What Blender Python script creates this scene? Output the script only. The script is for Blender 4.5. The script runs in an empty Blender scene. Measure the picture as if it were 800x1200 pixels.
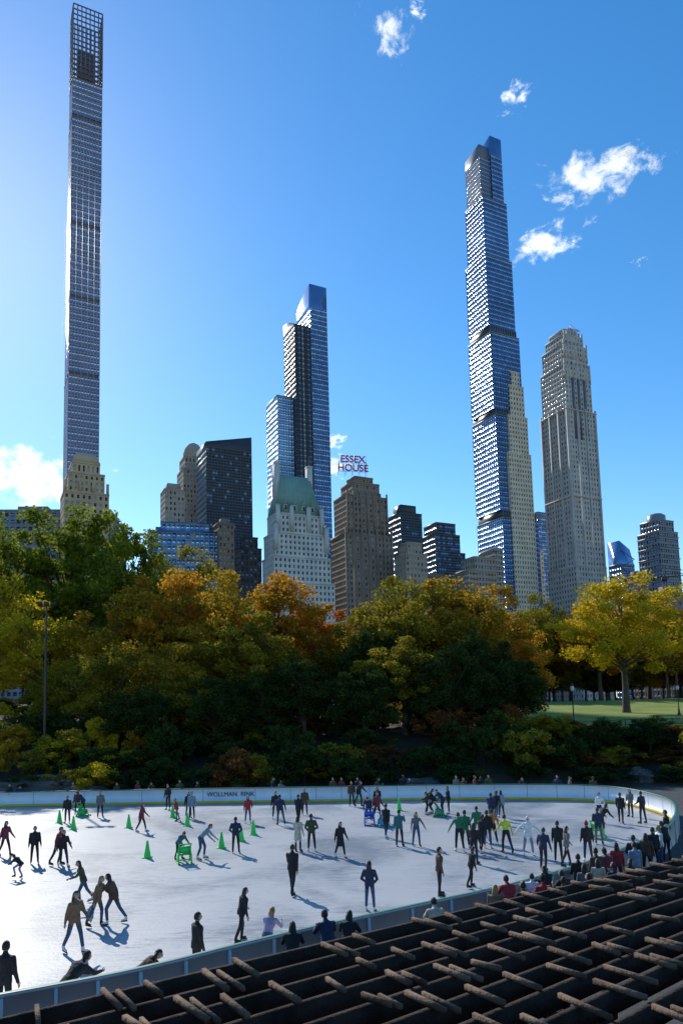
import bpy, bmesh, math, random
import numpy as np
from mathutils import Vector, Matrix
R=math.radians
sc=bpy.context.scene; COL=sc.collection
rs=np.random.RandomState(7); random.seed(7)
SUN=Vector((-.414,.735,.560)).normalized()

# ------------------------------------------------------------------ materials
def newmat(name):
    m=bpy.data.materials.new(name);m.use_nodes=True;nt=m.node_tree
    return m,nt,nt.nodes['Principled BSDF']
def noise_mat(name,c1,c2,scale=1.,rough=.8,bump=0.,bscale=None,metal=0.,spec=.5,detail=5,coord='Object'):
    m,nt,b=newmat(name);N=nt.nodes;L=nt.links
    tc=N.new('ShaderNodeTexCoord');n=N.new('ShaderNodeTexNoise');n.inputs['Scale'].default_value=scale;n.inputs['Detail'].default_value=detail
    L.new(tc.outputs[coord],n.inputs['Vector'])
    r=N.new('ShaderNodeValToRGB');r.color_ramp.elements[0].position=.3;r.color_ramp.elements[1].position=.7
    r.color_ramp.elements[0].color=(*c1,1);r.color_ramp.elements[1].color=(*c2,1)
    L.new(n.outputs['Fac'],r.inputs[0]);L.new(r.outputs[0],b.inputs['Base Color'])
    b.inputs['Roughness'].default_value=rough;b.inputs['Metallic'].default_value=metal;b.inputs['Specular IOR Level'].default_value=spec
    if bump:
        n2=N.new('ShaderNodeTexNoise');n2.inputs['Scale'].default_value=bscale or scale*4;n2.inputs['Detail'].default_value=4
        L.new(tc.outputs[coord],n2.inputs['Vector'])
        bp=N.new('ShaderNodeBump');bp.inputs['Strength'].default_value=bump;bp.inputs['Distance'].default_value=.1
        L.new(n2.outputs['Fac'],bp.inputs['Height']);L.new(bp.outputs[0],b.inputs['Normal'])
    return m
def v3(c,k): return tuple(min(1,x*k) for x in c)
def stone(name,c,rough=.85): return noise_mat(name,v3(c,.84),v3(c,1.12),.12,rough)
def glass(name,c,metal=.75,rough=.07): return noise_mat(name,v3(c,.8),v3(c,1.18),.04,rough,metal=metal)
def leafmat(name,c1,c2,trans=.5):
    m=bpy.data.materials.new(name);m.use_nodes=True;nt=m.node_tree;N=nt.nodes;L=nt.links
    N.remove(N['Principled BSDF']);out=N['Material Output']
    tc=N.new('ShaderNodeTexCoord')
    n=N.new('ShaderNodeTexNoise');n.inputs['Scale'].default_value=.28;n.inputs['Detail'].default_value=3
    n2=N.new('ShaderNodeTexWhiteNoise')
    L.new(tc.outputs['Object'],n.inputs['Vector'])
    sn=N.new('ShaderNodeVectorMath');sn.operation='SNAP';sn.inputs[1].default_value=(.35,.35,.35)
    L.new(tc.outputs['Object'],sn.inputs[0]);L.new(sn.outputs[0],n2.inputs['Vector'])
    mx=N.new('ShaderNodeMath');mx.operation='MULTIPLY_ADD';mx.inputs[1].default_value=.35
    L.new(n2.outputs['Value'],mx.inputs[0]);L.new(n.outputs['Fac'],mx.inputs[2])
    r=N.new('ShaderNodeValToRGB');r.color_ramp.elements[0].position=.42;r.color_ramp.elements[1].position=.88
    r.color_ramp.elements[0].color=(*c1,1);r.color_ramp.elements[1].color=(*c2,1)
    L.new(mx.outputs[0],r.inputs[0])
    d=N.new('ShaderNodeBsdfDiffuse');t=N.new('ShaderNodeBsdfTranslucent');ms=N.new('ShaderNodeMixShader');ms.inputs[0].default_value=trans
    L.new(r.outputs[0],d.inputs[0]);L.new(r.outputs[0],t.inputs[0]);L.new(d.outputs[0],ms.inputs[1]);L.new(t.outputs[0],ms.inputs[2]);L.new(ms.outputs[0],out.inputs[0])
    return m
bark=noise_mat('bark',(.05,.035,.025),(.10,.075,.055),2,.9,.5,8)

# ------------------------------------------------------------------ mesh builder (numpy quads)
class MB:
    def __init__(s): s.v=[];s.q=[];s.m=[];s.n=0
    def add(s,v,q,m):
        v=np.asarray(v,float).reshape(-1,3);q=np.asarray(q,int).reshape(-1,4)
        s.v.append(v);s.q.append(q+s.n);s.n+=len(v)
        s.m.append(np.full(len(q),m) if np.isscalar(m) else np.asarray(m))
    def box(s,x0,x1,y0,y1,z0,z1,m=0):
        v=[(x0,y0,z0),(x1,y0,z0),(x1,y1,z0),(x0,y1,z0),(x0,y0,z1),(x1,y0,z1),(x1,y1,z1),(x0,y1,z1)]
        s.add(v,[(0,3,2,1),(4,5,6,7),(0,1,5,4),(1,2,6,5),(2,3,7,6),(3,0,4,7)],m)
    def frustum(s,x0,x1,y0,y1,z0,z1,ix,iy,m=0):
        v=[(x0,y0,z0),(x1,y0,z0),(x1,y1,z0),(x0,y1,z0),(x0+ix,y0+iy,z1),(x1-ix,y0+iy,z1),(x1-ix,y1-iy,z1),(x0+ix,y1-iy,z1)]
        s.add(v,[(0,3,2,1),(4,5,6,7),(0,1,5,4),(1,2,6,5),(2,3,7,6),(3,0,4,7)],m)
    def beam(s,p0,p1,w,h,m=0,up=(0,0,1)):
        p0=np.array(p0,float);p1=np.array(p1,float);d=p1-p0;d/=np.linalg.norm(d);u=np.array(up,float)
        if abs(d@u)>.95:u=np.array((1.,0,0))
        sx=np.cross(d,u);sx/=np.linalg.norm(sx);sy=np.cross(sx,d);a=sx*w/2;b=sy*h/2
        v=[p0-a-b,p0+a-b,p0+a+b,p0-a+b,p1-a-b,p1+a-b,p1+a+b,p1-a+b]
        s.add(v,[(0,3,2,1),(4,5,6,7),(0,1,5,4),(1,2,6,5),(2,3,7,6),(3,0,4,7)],m)
    def tube(s,pts,rad,n=6,m=0):
        pts=[np.array(p,float) for p in pts];V=[];Q=[]
        for i,p in enumerate(pts):
            d=(pts[min(i+1,len(pts)-1)]-pts[max(i-1,0)]);d/=np.linalg.norm(d)+1e-9
            u=np.array((0,0,1.)) if abs(d[2])<.9 else np.array((1.,0,0))
            a=np.cross(d,u);a/=np.linalg.norm(a);b=np.cross(d,a)
            for k in range(n):
                t=2*math.pi*k/n;V.append(p+(a*math.cos(t)+b*math.sin(t))*rad[i])
        for i in range(len(pts)-1):
            for k in range(n): Q.append((i*n+k,i*n+(k+1)%n,(i+1)*n+(k+1)%n,(i+1)*n+k))
        s.add(V,Q,m)
    def lathe(s,prof,n=24,m=0,c=(0,0,0)):
        V=[(c[0]+r*math.cos(2*math.pi*k/n),c[1]+r*math.sin(2*math.pi*k/n),c[2]+z) for r,z in prof for k in range(n)]
        Q=[(i*n+k,i*n+(k+1)%n,(i+1)*n+(k+1)%n,(i+1)*n+k) for i in range(len(prof)-1) for k in range(n)]
        s.add(V,Q,m)
    def facade(s,O,U,N,W,z0,z1,cw,fh,wf,hf,rec,wall,gl,pr=None,pattern=None,sill=.55):
        nc=max(1,round(W/cw));nr=max(1,round((z1-z0)/fh));O=np.array(O,float);U=np.array(U,float);N=np.array(N,float)
        cu,cz=np.meshgrid(np.arange(nc),np.arange(nr));cu=cu.ravel();cz=cz.ravel();k=len(cu)
        du=W/nc;dz=(z1-z0)/nr
        a0=cu*du;a1=a0+du;b0=z0+cz*dz;b1=b0+dz
        mu=du*(1-wf)/2;mz=dz*(1-hf)
        c0=a0+mu;c1=a1-mu;e0=b0+mz*sill;e1=b1-mz*(1-sill)
        def P(u,z,off): 
            r=O[None,:]+U[None,:]*u[:,None]+N[None,:]*off
            r[:,2]=z;return r
        V=np.stack([P(a0,b0,0),P(a1,b0,0),P(a1,b1,0),P(a0,b1,0),P(c0,e0,0),P(c1,e0,0),P(c1,e1,0),P(c0,e1,0),P(c0,e0,-rec),P(c1,e0,-rec),P(c1,e1,-rec),P(c0,e1,-rec)],1).reshape(-1,3)
        T=np.array([(0,1,5,4),(1,2,6,5),(2,3,7,6),(3,0,4,7),(4,5,9,8),(5,6,10,9),(6,7,11,10),(7,4,8,11),(8,9,10,11)])
        Q=(T[None]+np.arange(k)[:,None,None]*12).reshape(-1,4)
        M=np.full((k,9),wall)
        if pattern is not None: g=np.array(pattern)[cu%len(pattern)]
        else: g=rs.choice(gl,k,p=pr)
        M[:,8]=g
        s.add(V,Q,M.ravel())
    def tower(s,x0,x1,y0,y1,z0,z1,cw=3,fh=3.6,wf=.5,hf=.55,rec=.35,wall=0,gl=(1,2),pr=None,pattern=None,roof=0,par=1.0,cap=True):
        a=(cw,fh,wf,hf,rec,wall,gl,pr,pattern)
        s.facade((x0,y0,0),(1,0,0),(0,-1,0),x1-x0,z0,z1,*a)
        s.facade((x1,y0,0),(0,1,0),(1,0,0),y1-y0,z0,z1,*a)
        s.facade((x1,y1,0),(-1,0,0),(0,1,0),x1-x0,z0,z1,*a)
        s.facade((x0,y1,0),(0,-1,0),(-1,0,0),y1-y0,z0,z1,*a)
        if cap: s.box(x0-.15,x1+.15,y0-.15,y1+.15,z1,z1+par,roof)
    def obj(s,name,mats,loc=(0,0,0),yaw=0,smooth=False,parent=None,link=True):
        V=np.concatenate(s.v);Q=np.concatenate(s.q);M=np.concatenate(s.m)
        me=bpy.data.meshes.new(name);me.vertices.add(len(V));me.vertices.foreach_set('co',V.ravel())
        me.loops.add(Q.size);me.loops.foreach_set('vertex_index',Q.ravel().astype(np.int32))
        me.polygons.add(len(Q));me.polygons.foreach_set('loop_start',np.arange(0,Q.size,4,dtype=np.int32))
        me.polygons.foreach_set('material_index',M.astype(np.int32))
        if smooth: me.polygons.foreach_set('use_smooth',np.ones(len(Q),bool))
        me.update(calc_edges=True);me.validate()
        for m in mats: me.materials.append(m)
        if not link: return me
        o=bpy.data.objects.new(name,me);COL.objects.link(o);o.location=loc;o.rotation_euler=(0,0,yaw)
        if parent:o.parent=parent
        return o
def empty(name,loc=(0,0,0),yaw=0):
    e=bpy.data.objects.new(name,None);e.empty_display_size=.1;COL.objects.link(e);e.location=loc;e.rotation_euler=(0,0,yaw);return e
def sstep(a,b,x):
    t=np.clip((x-a)/(b-a),0,1);return t*t*(3-2*t)

# ------------------------------------------------------------------ terrain
def hgt(x,y):
    x=np.asarray(x,float);y=np.asarray(y,float)
    h=-.02+3.6*sstep(57,72,y)+.8*sstep(72,90,y)+2.4*sstep(90,140,y)
    h=h+2.6*sstep(85,110,y)*sstep(-2,-25,x)
    bump=(np.sin(x*.21+1)*np.cos(y*.17)+.6*np.sin(x*.47+y*.33))*.35*sstep(60,75,y)*(1-.8*sstep(14,20,x))
    return h+bump
def sheet(name,xs,ys,mat,off=0,flat=None):
    X,Y=np.meshgrid(xs,ys);Z=(hgt(X,Y) if flat is None else np.full(X.shape,flat))+off
    nx=len(xs);ny=len(ys);i,j=np.meshgrid(np.arange(nx-1),np.arange(ny-1));a=(j*nx+i).ravel()
    mb=MB();mb.add(np.stack([X,Y,Z],-1),np.stack([a,a+1,a+nx+1,a+nx],-1),0);return mb.obj(name,[mat],smooth=True)
xs=np.concatenate([[-4000,-1500,-600,-300,-150],np.arange(-100,101,2.5),[150,300,600,1500,4000]])
ys=np.concatenate([[-3000,-800,-200,-60,-20,0,20,40,52],np.arange(55,160,2.5),[180,250,400,900,2000,6000]])
soil=noise_mat('leaf_litter_soil',(.025,.025,.012),(.06,.045,.02),.8,.95,.6,6,detail=8)
sheet('ground',xs,ys,soil)
lawnm=noise_mat('lawn_grass',(.12,.19,.022),(.24,.27,.035),.25,.9,.6,9,detail=10)
sheet('lawn',np.arange(15,90,1.5),np.arange(76,152,1.5),lawnm,.03)
pave=noise_mat('dark_rubber_paving',(.035,.035,.037),(.06,.06,.06),1.5,.85,.3,20)
sheet('pavement',[-60,-20,0,20,32],[-12,10,30,50,56.5],pave,.0,flat=-.012)

# ------------------------------------------------------------------ rink
ctrl=[(-7,15.2),(-4.6,16.5),(-1.9,18.5),(1.7,20.9),(5.3,23.3),(9,26.6),(12.8,31),(16.2,36.5),(18.2,42.5),(17.2,48.4),(12.5,50.9),(5.7,52.1),(-.3,52.6),(-6.5,53.2),(-19.2,54.3),(-30,54.4),(-38,50.5),(-42,42),(-42,28),(-37,17),(-28,11),(-18,11),(-11,13.2)]
def catmull(c,n=10):
    o=[]
    for i in range(len(c)):
        p=[np.array(c[(i+k-1)%len(c)],float) for k in range(4)]
        for t in np.arange(n)/n:
            o.append(.5*((2*p[1])+(-p[0]+p[2])*t+(2*p[0]-5*p[1]+4*p[2]-p[3])*t*t+(-p[0]+3*p[1]-3*p[2]+p[3])*t**3))
    return np.array(o)
loop=catmull(ctrl,12);NL=len(loop)
tan=np.roll(loop,-1,0)-np.roll(loop,1,0);tan/=np.linalg.norm(tan,axis=1)[:,None]
inn=np.stack([-tan[:,1],tan[:,0]],1)
m,nt,b=newmat('ice');N=nt.nodes;L=nt.links
tc=N.new('ShaderNodeTexCoord')
n1=N.new('ShaderNodeTexNoise');n1.inputs['Scale'].default_value=.16;n1.inputs['Detail'].default_value=9;n1.inputs['Distortion'].default_value=1.2
n2=N.new('ShaderNodeTexNoise');n2.inputs['Scale'].default_value=9;n2.inputs['Detail'].default_value=6
mp=N.new('ShaderNodeMapping');mp.inputs['Scale'].default_value=(.5,6,1);mp.inputs['Rotation'].default_value=(0,0,.5)
n3=N.new('ShaderNodeTexNoise');n3.inputs['Scale'].default_value=1.6;n3.inputs['Detail'].default_value=9;n3.inputs['Distortion'].default_value=2.5
for q in (n1,n2): L.new(tc.outputs['Object'],q.inputs['Vector'])
L.new(tc.outputs['Object'],mp.inputs[0]);L.new(mp.outputs[0],n3.inputs['Vector'])
ad=N.new('ShaderNodeMath');ad.operation='MULTIPLY_ADD';ad.inputs[1].default_value=.9;L.new(n3.outputs['Fac'],ad.inputs[0]);L.new(n1.outputs['Fac'],ad.inputs[2])
r=N.new('ShaderNodeValToRGB');e=r.color_ramp.elements;e[0].position=.75;e[0].color=(.17,.20,.23,1);e[1].position=1.12 if False else 1.0;e[1].color=(.42,.43,.44,1)
x_=e.new(.9);x_.color=(.31,.335,.36,1)
L.new(ad.outputs[0],r.inputs[0]);L.new(r.outputs[0],b.inputs['Base Color'])
rr=N.new('ShaderNodeMapRange');rr.inputs[3].default_value=.28;rr.inputs[4].default_value=.6;L.new(n3.outputs['Fac'],rr.inputs[0]);L.new(rr.outputs[0],b.inputs['Roughness'])
bp=N.new('ShaderNodeBump');bp.inputs['Strength'].default_value=.3;bp.inputs['Distance'].default_value=.02;L.new(n2.outputs['Fac'],bp.inputs['Height']);L.new(bp.outputs[0],b.inputs['Normal'])
b.inputs['IOR'].default_value=1.31
me=bpy.data.meshes.new('ice_rink');bm=bmesh.new();bm.faces.new([bm.verts.new((p[0],p[1],0)) for p in loop]);bmesh.ops.triangulate(bm,faces=bm.faces[:]);bm.to_mesh(me);bm.free();me.materials.append(m)
o=bpy.data.objects.new('ice_rink',me);COL.objects.link(o)
white=noise_mat('board_white',(.58,.66,.74),(.72,.77,.80),.8,.4)
yel=noise_mat('kick_strip_yellow',(.55,.38,.03),(.7,.5,.05),1,.5)
grn=noise_mat('rail_green',(.02,.12,.08),(.03,.17,.11),1,.45)
grey=noise_mat('board_back_grey',(.5,.52,.54),(.68,.70,.72),.7,.6)
mb=MB()
sec=[(.0,-.01,1),(.06,-.01,1),(.06,.20,1),(.04,.203,0),(.04,1.04,0),(.06,1.043,2),(.06,1.10,2),(-.10,1.10,2),(-.10,1.04,3),(-.06,1.04,3),(-.06,-.01,3)]
ns=len(sec);V=np.zeros((NL,ns,3))
for k,(o_,z,_) in enumerate(sec): V[:,k,:2]=loop+inn*o_;V[:,k,2]=z
Q=[];M=[]
for i in range(NL):
    j=(i+1)%NL
    for k in range(ns-1):
        Q.append((i*ns+k,j*ns+k,j*ns+k+1,i*ns+k+1));M.append([1,1,0,0,2,2,2,3,3,3][k])
mb.add(V,Q,M)
for i in range(0,NL,4):
    p=loop[i];n=inn[i]
    a=p+n*.043;mb.beam((a[0],a[1],.2),(a[0],a[1],1.04),.03,.006,4,up=(n[0],n[1],0))
    a=p-n*.1;mb.beam((a[0],a[1],0),(a[0],a[1],1.03),.07,.07,3,up=(n[0],n[1],0))
mb.obj('rink_dasher_board',[white,yel,grn,grey,noise_mat('seam',(.2,.2,.2),(.3,.3,.3))])
def text(name,body,size,loc,rot,mat,ext=.02,parent=None,bold=.0):
    c=bpy.data.curves.new(name,'FONT');c.body=body;c.size=size;c.extrude=ext;c.align_x='CENTER';c.offset=size*bold
    o=bpy.data.objects.new(name,c);COL.objects.link(o);bpy.context.view_layer.update()
    me=bpy.data.meshes.new_from_object(o.evaluated_get(bpy.context.evaluated_depsgraph_get()));bpy.data.objects.remove(o)
    me.materials.append(mat);o=bpy.data.objects.new(name,me);COL.objects.link(o);o.location=loc;o.rotation_euler=rot
    if parent:o.parent=parent
    return o
navy=noise_mat('navy_paint',(.02,.04,.12),(.03,.05,.15),1,.5)
text('rink_sign','WOLLMAN  RINK',.44,(-8.3,53.27,.52),(R(90),0,R(-5)),navy,.01)

# ------------------------------------------------------------------ buildings
YAW=R(27)
G_blue=glass('glass_blue',(.17,.29,.50));G_blue2=glass('glass_blue_deep',(.13,.24,.46));G_mid=glass('glass_blue_mid',(.21,.34,.56));G_pale=glass('glass_pale',(.42,.58,.76));G_dark=glass('glass_dark',(.04,.055,.08),.3,.1)
G_sp=glass('glass_spandrel',(.12,.21,.38),.7,.12)
G_win=glass('window_dark',(.03,.04,.055),.2,.12);G_win2=glass('window_sky',(.16,.24,.36),.6,.1);G_blind=noise_mat('window_blind',(.3,.29,.27),(.4,.39,.36),.3,.7)
S_lime=stone('limestone',(.47,.44,.41));S_white=stone('white_brick',(.56,.55,.52));S_brown=stone('brown_brick',(.25,.185,.14));S_tan=stone('tan_brick',(.36,.30,.24));S_cream_refl=stone('cream_stone_and_reflection',(.72,.62,.48))
S_beige=stone('beige_stone',(.52,.38,.24));S_dark=stone('dark_cladding',(.045,.05,.06),.5);S_crown=stone('crown_bronze',(.13,.13,.17),.5);S_grey=stone('grey_metal',(.17,.19,.23),.4);S_mauve=stone('terracotta_bronze',(.29,.30,.39),.5);S_cop=stone('copper_green_roof',(.20,.33,.28),.7);S_bluegrey=stone('blue_grey_frame',(.16,.22,.32),.45)
Z0=5
mb=MB();w=8.6
la=dict(cw=1.72,fh=4.2,wf=.80,hf=.86,rec=.06,wall=0,gl=(1,2,3),pr=(.5,.3,.2),roof=4,par=.5)
for (y0,y1,z0,z1) in [(-10,12,Z0,204),(-10,10.5,206,251),(-10,9,253,297),(-10,7.5,299.5,366)]:
    mb.tower(-w,w,y0,y1,z0,z1,**la)
    mb.box(-w+.4,w-.4,y0+.4,y1-.4,z1+.5,z1+3,4)
mb.tower(-w,w,-10,5.5,368.5,392,**la)
for xi in np.linspace(-w,w,8):
    for yi in (-10,4): mb.beam((xi,yi,392),(xi,yi,441),.6,.6,4)
for yi in np.linspace(-10,4,6)[1:-1]:
    for xi in (-w,w): mb.beam((xi,yi,392),(xi,yi,441-(yi+10)*.2),.5,.5,4)
for z in np.arange(394,443,3.4):
    for yi in (-10.02,4.02): mb.beam((-w,yi,z),(w,yi,z),.6,.5,4)
    for xi in (-w,w): mb.beam((xi,-10,z),(xi,4,z),.6,.5,4)
mb.box(-w+3.5,w-3.5,-6,1,392.6,416,4)
for xi in np.linspace(-w,w,6): mb.beam((xi,-10.2,Z0),(xi,-10.2,392),.25,.3,5)
mb.obj('slender_supertall_tower',[S_mauve,glass('glass_mauve',(.38,.44,.62),.7,.16),glass('glass_mauve2',(.35,.41,.59),.7,.16),glass('glass_mauve3',(.42,.47,.66),.7,.16),S_crown,S_mauve],(-151,415,0),YAW)
mb=MB();mb.tower(-10.5,10.5,-8,8,Z0,114,2.6,3.4,.42,.5,.3);mb.tower(-8.5,8.5,-7,7,115,124,2.5,3.4,.4,.5,.3);mb.tower(-6.5,6.5,-5,5,125,130,2.2,3.6,.4,.6,.3)
mb.frustum(-6.6,6.6,-5.1,5.1,131,136,2,2,0)
for x in (-9.8,9.8,-3,3): mb.box(x-.6,x+.6,-8.3,-7.1,115,120,0)
mb.obj('stepped_apartment_tower',[S_beige,G_win,G_blind],(-126,352,0),YAW)
mb=MB();mb.tower(-34,28,-9,12,Z0,111,3,3.6,.6,.5,.3);mb.box(-20,-5,-4,6,112,115,0);mb.obj('flat_roof_apartment_block',[S_grey,G_win,G_win2],(-146,372,0),R(5))
mb=MB();mb.tower(-19,19,-8,8,Z0,106,2.6,3.8,.9,.84,.1,gl=(1,2,3),pr=(.65,.3,.05));mb.tower(-12,14,-6,6,107,111.5,2.6,3.8,.9,.84,.1);mb.box(-15,-6,-3,4,107,110,0)
mb.obj('low_glass_office_block',[G_sp,G_pale,G_mid,G_blind],(-88,402,0),R(14))
mb=MB();mb.tower(-9,9,-8,9,Z0,170,2.4,3.4,.45,.55,.3);mb.tower(-7.6,7.6,-6.6,7.6,171,179,2.4,3.4,.4,.6,.3)
mb.lathe([(7,180),(7,183),(6,187),(4,190),(1.5,191.5),(.05,192)],20,0);mb.lathe([(7.4,179.9),(7.4,181),(7,181)],20,0)
mb.obj('domed_residential_tower',[S_tan,G_win,G_blind],(-99,485,0),YAW)
mb=MB();mb.tower(-6.2,6.2,-6,6,Z0,143,2.4,3.4,.45,.5,.3);mb.box(-4,4,-4,4,144,148,0);mb.obj('narrow_tan_tower',[S_tan,G_win,G_blind],(-103,441,0),YAW)
mb=MB();mb.tower(-15,15,-11,11,Z0,172,1.9,3.7,.78,.72,.2,gl=(1,2),pr=(.9,.1),cap=False)
mb.add([(-15,-11,172),(15,-11,172),(15,11,172),(-15,11,172),(-15,-11,175),(15,-11,182),(15,11,182),(-15,11,175)],[(4,5,6,7),(0,1,5,4),(1,2,6,5),(2,3,7,6),(3,0,4,7)],0)
mb.obj('black_glass_office_tower',[S_dark,G_dark,G_win2],(-73,455,0),YAW)
mb=MB();mb.tower(-4.5,4.5,-5,5,Z0,111,2.2,3.4,.4,.5,.3);mb.box(-2,2,-2,2,112,115,0);mb.obj('brown_brick_tower',[S_brown,G_win,G_blind],(-65,402,0),YAW)
mb=MB();mb.tower(-6.5,6.5,-6,6,Z0,100,2.4,3.4,.6,.6,.3);mb.tower(-3,5,-4,4,101,107,2.4,3,.6,.6,.3);mb.obj('dark_setback_tower',[S_dark,G_win,G_win2],(-54,420,0),YAW)
mb=MB()
mb.tower(-20,-8.2,-8,14,Z0,229,2.0,3.8,.92,.90,.04,9,(1,9),(.6,.4),roof=0)
mb.tower(-8,5.0,-13,7,Z0,283,1.5,3.8,.7,.92,.2,3,(4,),None,[4,4,5,4,6],roof=3,cap=False)
mb.tower(5.3,19,-12,14,Z0,300,2.0,3.8,.92,.90,.04,8,(7,2,9),(.35,.4,.25),cap=False)
def curved(mb,x0,x1,y0,y1,zb,fz,m,n=10):
    ys_=np.linspace(y0,y1,n+1)
    for i in range(n):
        za,zb2=fz((ys_[i]-y0)/(y1-y0)),fz((ys_[i+1]-y0)/(y1-y0));a,c=ys_[i],ys_[i+1]
        mb.add([(x0,a,zb),(x1,a,zb),(x1,c,zb),(x0,c,zb),(x0,a,za),(x1,a,za),(x1,c,zb2),(x0,c,zb2)],[(4,5,6,7),(1,2,6,5),(3,0,4,7)]+([(0,1,5,4)] if i==0 else [])+([(2,3,7,6)] if i==n-1 else []),m)
curved(mb,-8,5,-13,7,283,lambda t:283.5+8*math.sin(t*math.pi/2),3)
curved(mb,5.3,19,-12,14,300,lambda t:318-13*t*t,7)
mb.obj('curved_glass_supertall',[S_bluegrey,G_pale,glass('glass_bright_blue',(.26,.42,.66)),S_dark,G_dark,G_win2,glass('stripe_light',(.4,.45,.5),.4,.15),G_mid,G_sp,glass('glass_bright_blue2',(.32,.48,.70))],(-27,512,0),YAW)
mb=MB()
wa=dict(cw=2.5,fh=3.35,wf=.42,hf=.52,rec=.35,gl=(1,2),pr=(.8,.2))
mb.tower(-17.5,19,-9,9,Z0,74,**wa);mb.tower(-16.5,17,-8.6,8.8,75,88,**wa);mb.tower(-15.5,15.5,-8,8.5,89,101,**wa);mb.tower(-13.5,13.5,-6.5,8,102,112,**wa)
for x,z in ((-15,101),(15,101),(-13,112),(13,112),(-5,112),(5,112)): mb.box(x-1.1,x+1.1,-9.2 if z<110 else -7.4,-6.6 if z<110 else -6.4,z-9,z+5,0);mb.frustum(x-1.2,x+1.2,-9.3 if z<110 else -7.5,-6.5 if z<110 else -6.3,z+5,z+7,1.1,1.2,3)
mb.frustum(-13.4,13.4,-6.4,7.9,113.003,136,4.4,5.6,3)
for x in (-8,-2.7,2.7,8):
    mb.box(x-1.1,x+1.1,-6.0,-2.5,114,118,0);mb.box(x-.6,x+.6,-6.05,-5.9,115,117.4,1);mb.frustum(x-1.3,x+1.3,-6.2,-2,118,120.5,1.2,.3,3)
for x in (-10.6,9.2): mb.box(x-1.4,x+1.4,-1.2,2.4,122,142,0);mb.box(x-1.6,x+1.6,-1.4,2.6,142,143,0);mb.tube([(x,0,143),(x,0,149)],[.2,.05],5,3)
for i in range(9): mb.beam((-12+i*3,-6.35,113.4),(-8.6+i*2.15,-.7,135.8),.25,.25,3)
mb.obj('green_roof_apartment_house',[S_white,G_win,G_win2,S_cop],(-24,394,0),YAW)
hotel=MB()
ha=dict(cw=2.4,fh=3.3,wf=.42,hf=.5,rec=.35,gl=(1,2,3),pr=(.7,.12,.18))
hotel.tower(-15.5,15.5,-9,9,Z0,104,**ha);hotel.tower(-13.5,13.5,-8,8,105,127,**ha)
hotel.tower(-9,9,-7,7,128,135,2.4,3.3,.42,.5,.35);hotel.tower(-6,6,-5,5,136,139,2.4,3,.4,.5,.3)
for x in np.linspace(-15,15,7): hotel.box(x-.5,x+.5,-9.5,-9.02,Z0,108,0)
for x in np.linspace(-13,13,7): hotel.box(x-.45,x+.45,-8.5,-8.02,105,130,0)
hotel.obj('brown_brick_hotel',[S_brown,G_win,G_win2,G_blind],(13,414,0),YAW)
red=noise_mat('sign_red',(.5,.015,.03),(.65,.02,.04),1,.5)
sg=empty('rooftop_letter_sign',(9,402,140),R(12))
text('letters_top','ESSEX',5.6,(0,0,6.3),(R(90),0,0),red,.25,sg,.02);text('letters_bottom','HOUSE',5.6,(0,0,1.2),(R(90),0,0),red,.25,sg,.02)
mb=MB()
for x in np.linspace(-8,8,5): mb.beam((x,.7,-1),(x,.7,10.5),.15,.15);mb.beam((x,.7,8),(x,4,-1),.15,.15)
for z in (1,6): mb.beam((-8.5,.7,z),(8.5,.7,z),.15,.15)
mb.obj('sign_frame',[S_grey],parent=sg)
mb=MB();mb.tower(-8.5,8.5,-8,8,Z0,135,2.2,3.7,.85,.8,.2,wall=3,gl=(1,2),pr=(.8,.2));mb.box(-6,6,-5,5,136,142,0);mb.obj('dark_glass_tower',[S_dark,G_dark,G_sp,G_dark],(45,483,0),YAW)
mb=MB();ba=dict(cw=2.2,fh=3.7,wf=.88,hf=.8,rec=.2,wall=3,gl=(1,2),pr=(.6,.4));mb.tower(-10.5,10.5,-11,11,Z0,124,**ba);mb.tower(-6,10,-7,9,125,133,**ba);mb.tower(10.8,16,-9,9,Z0,112,**ba);mb.obj('blue_glass_office_tower',[S_dark,G_dark,G_sp,G_dark],(70,503,0),YAW)
mb=MB();mb.tower(-7,7,-6,6,Z0,90,2.3,3.3,.4,.5,.3);mb.tower(-4.5,5,-4,5,91,97,2.3,3.1,.4,.5,.3);mb.obj('tan_brick_apartment',[S_tan,G_win,G_blind],(40,402,0),YAW)
mb=MB();mb.tower(-18,18,-8,8,Z0,82,2.3,3.3,.45,.5,.3);mb.box(-8,4,-4,4,83,87,0);mb.obj('dark_brick_apartment',[S_brown,G_win,G_win2],(58,440,0),YAW)
mb=MB()
ga=dict(cw=2.4,fh=4.0,wf=.93,hf=.92,rec=.03,wall=9,gl=(1,2,3),pr=(.6,.3,.1),par=.5)
def band(x0,x1,y0,y1,z0,z1):
    mb.box(x0+.8,x1-.8,y0+.8,y1-.8,z0,z1,4)
    for x in np.arange(x0+1.5,x1-1,2.4): mb.box(x-.25,x+.25,y0+.3,y0+.75,z0,z1,5)
mb.tower(-14,22,-16,16,Z0,152,**ga);band(-14,22,-16,16,152.5,158)
mb.tower(-15,15,-15,15,158.1,236,**ga);band(-15,15,-15,15,236.5,241)
mb.tower(-16,14,-14.5,14,241.1,305,**ga);band(-16,13,-14,13,305.5,311)
mb.tower(-16,12,-13,13,311.1,372,**ga)
mb.tower(-15,10.5,-12,11,372.6,424,**ga)
mb.tower(-13.5,-3.1,-9,10,424.7,462,cw=1.4,fh=3.6,wf=.75,hf=.85,rec=.2,wall=5,gl=(1,3),pr=(.6,.4),cap=False)
mb.tower(-3,8.8,-11,9,424.8,466,**ga,cap=False)
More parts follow.
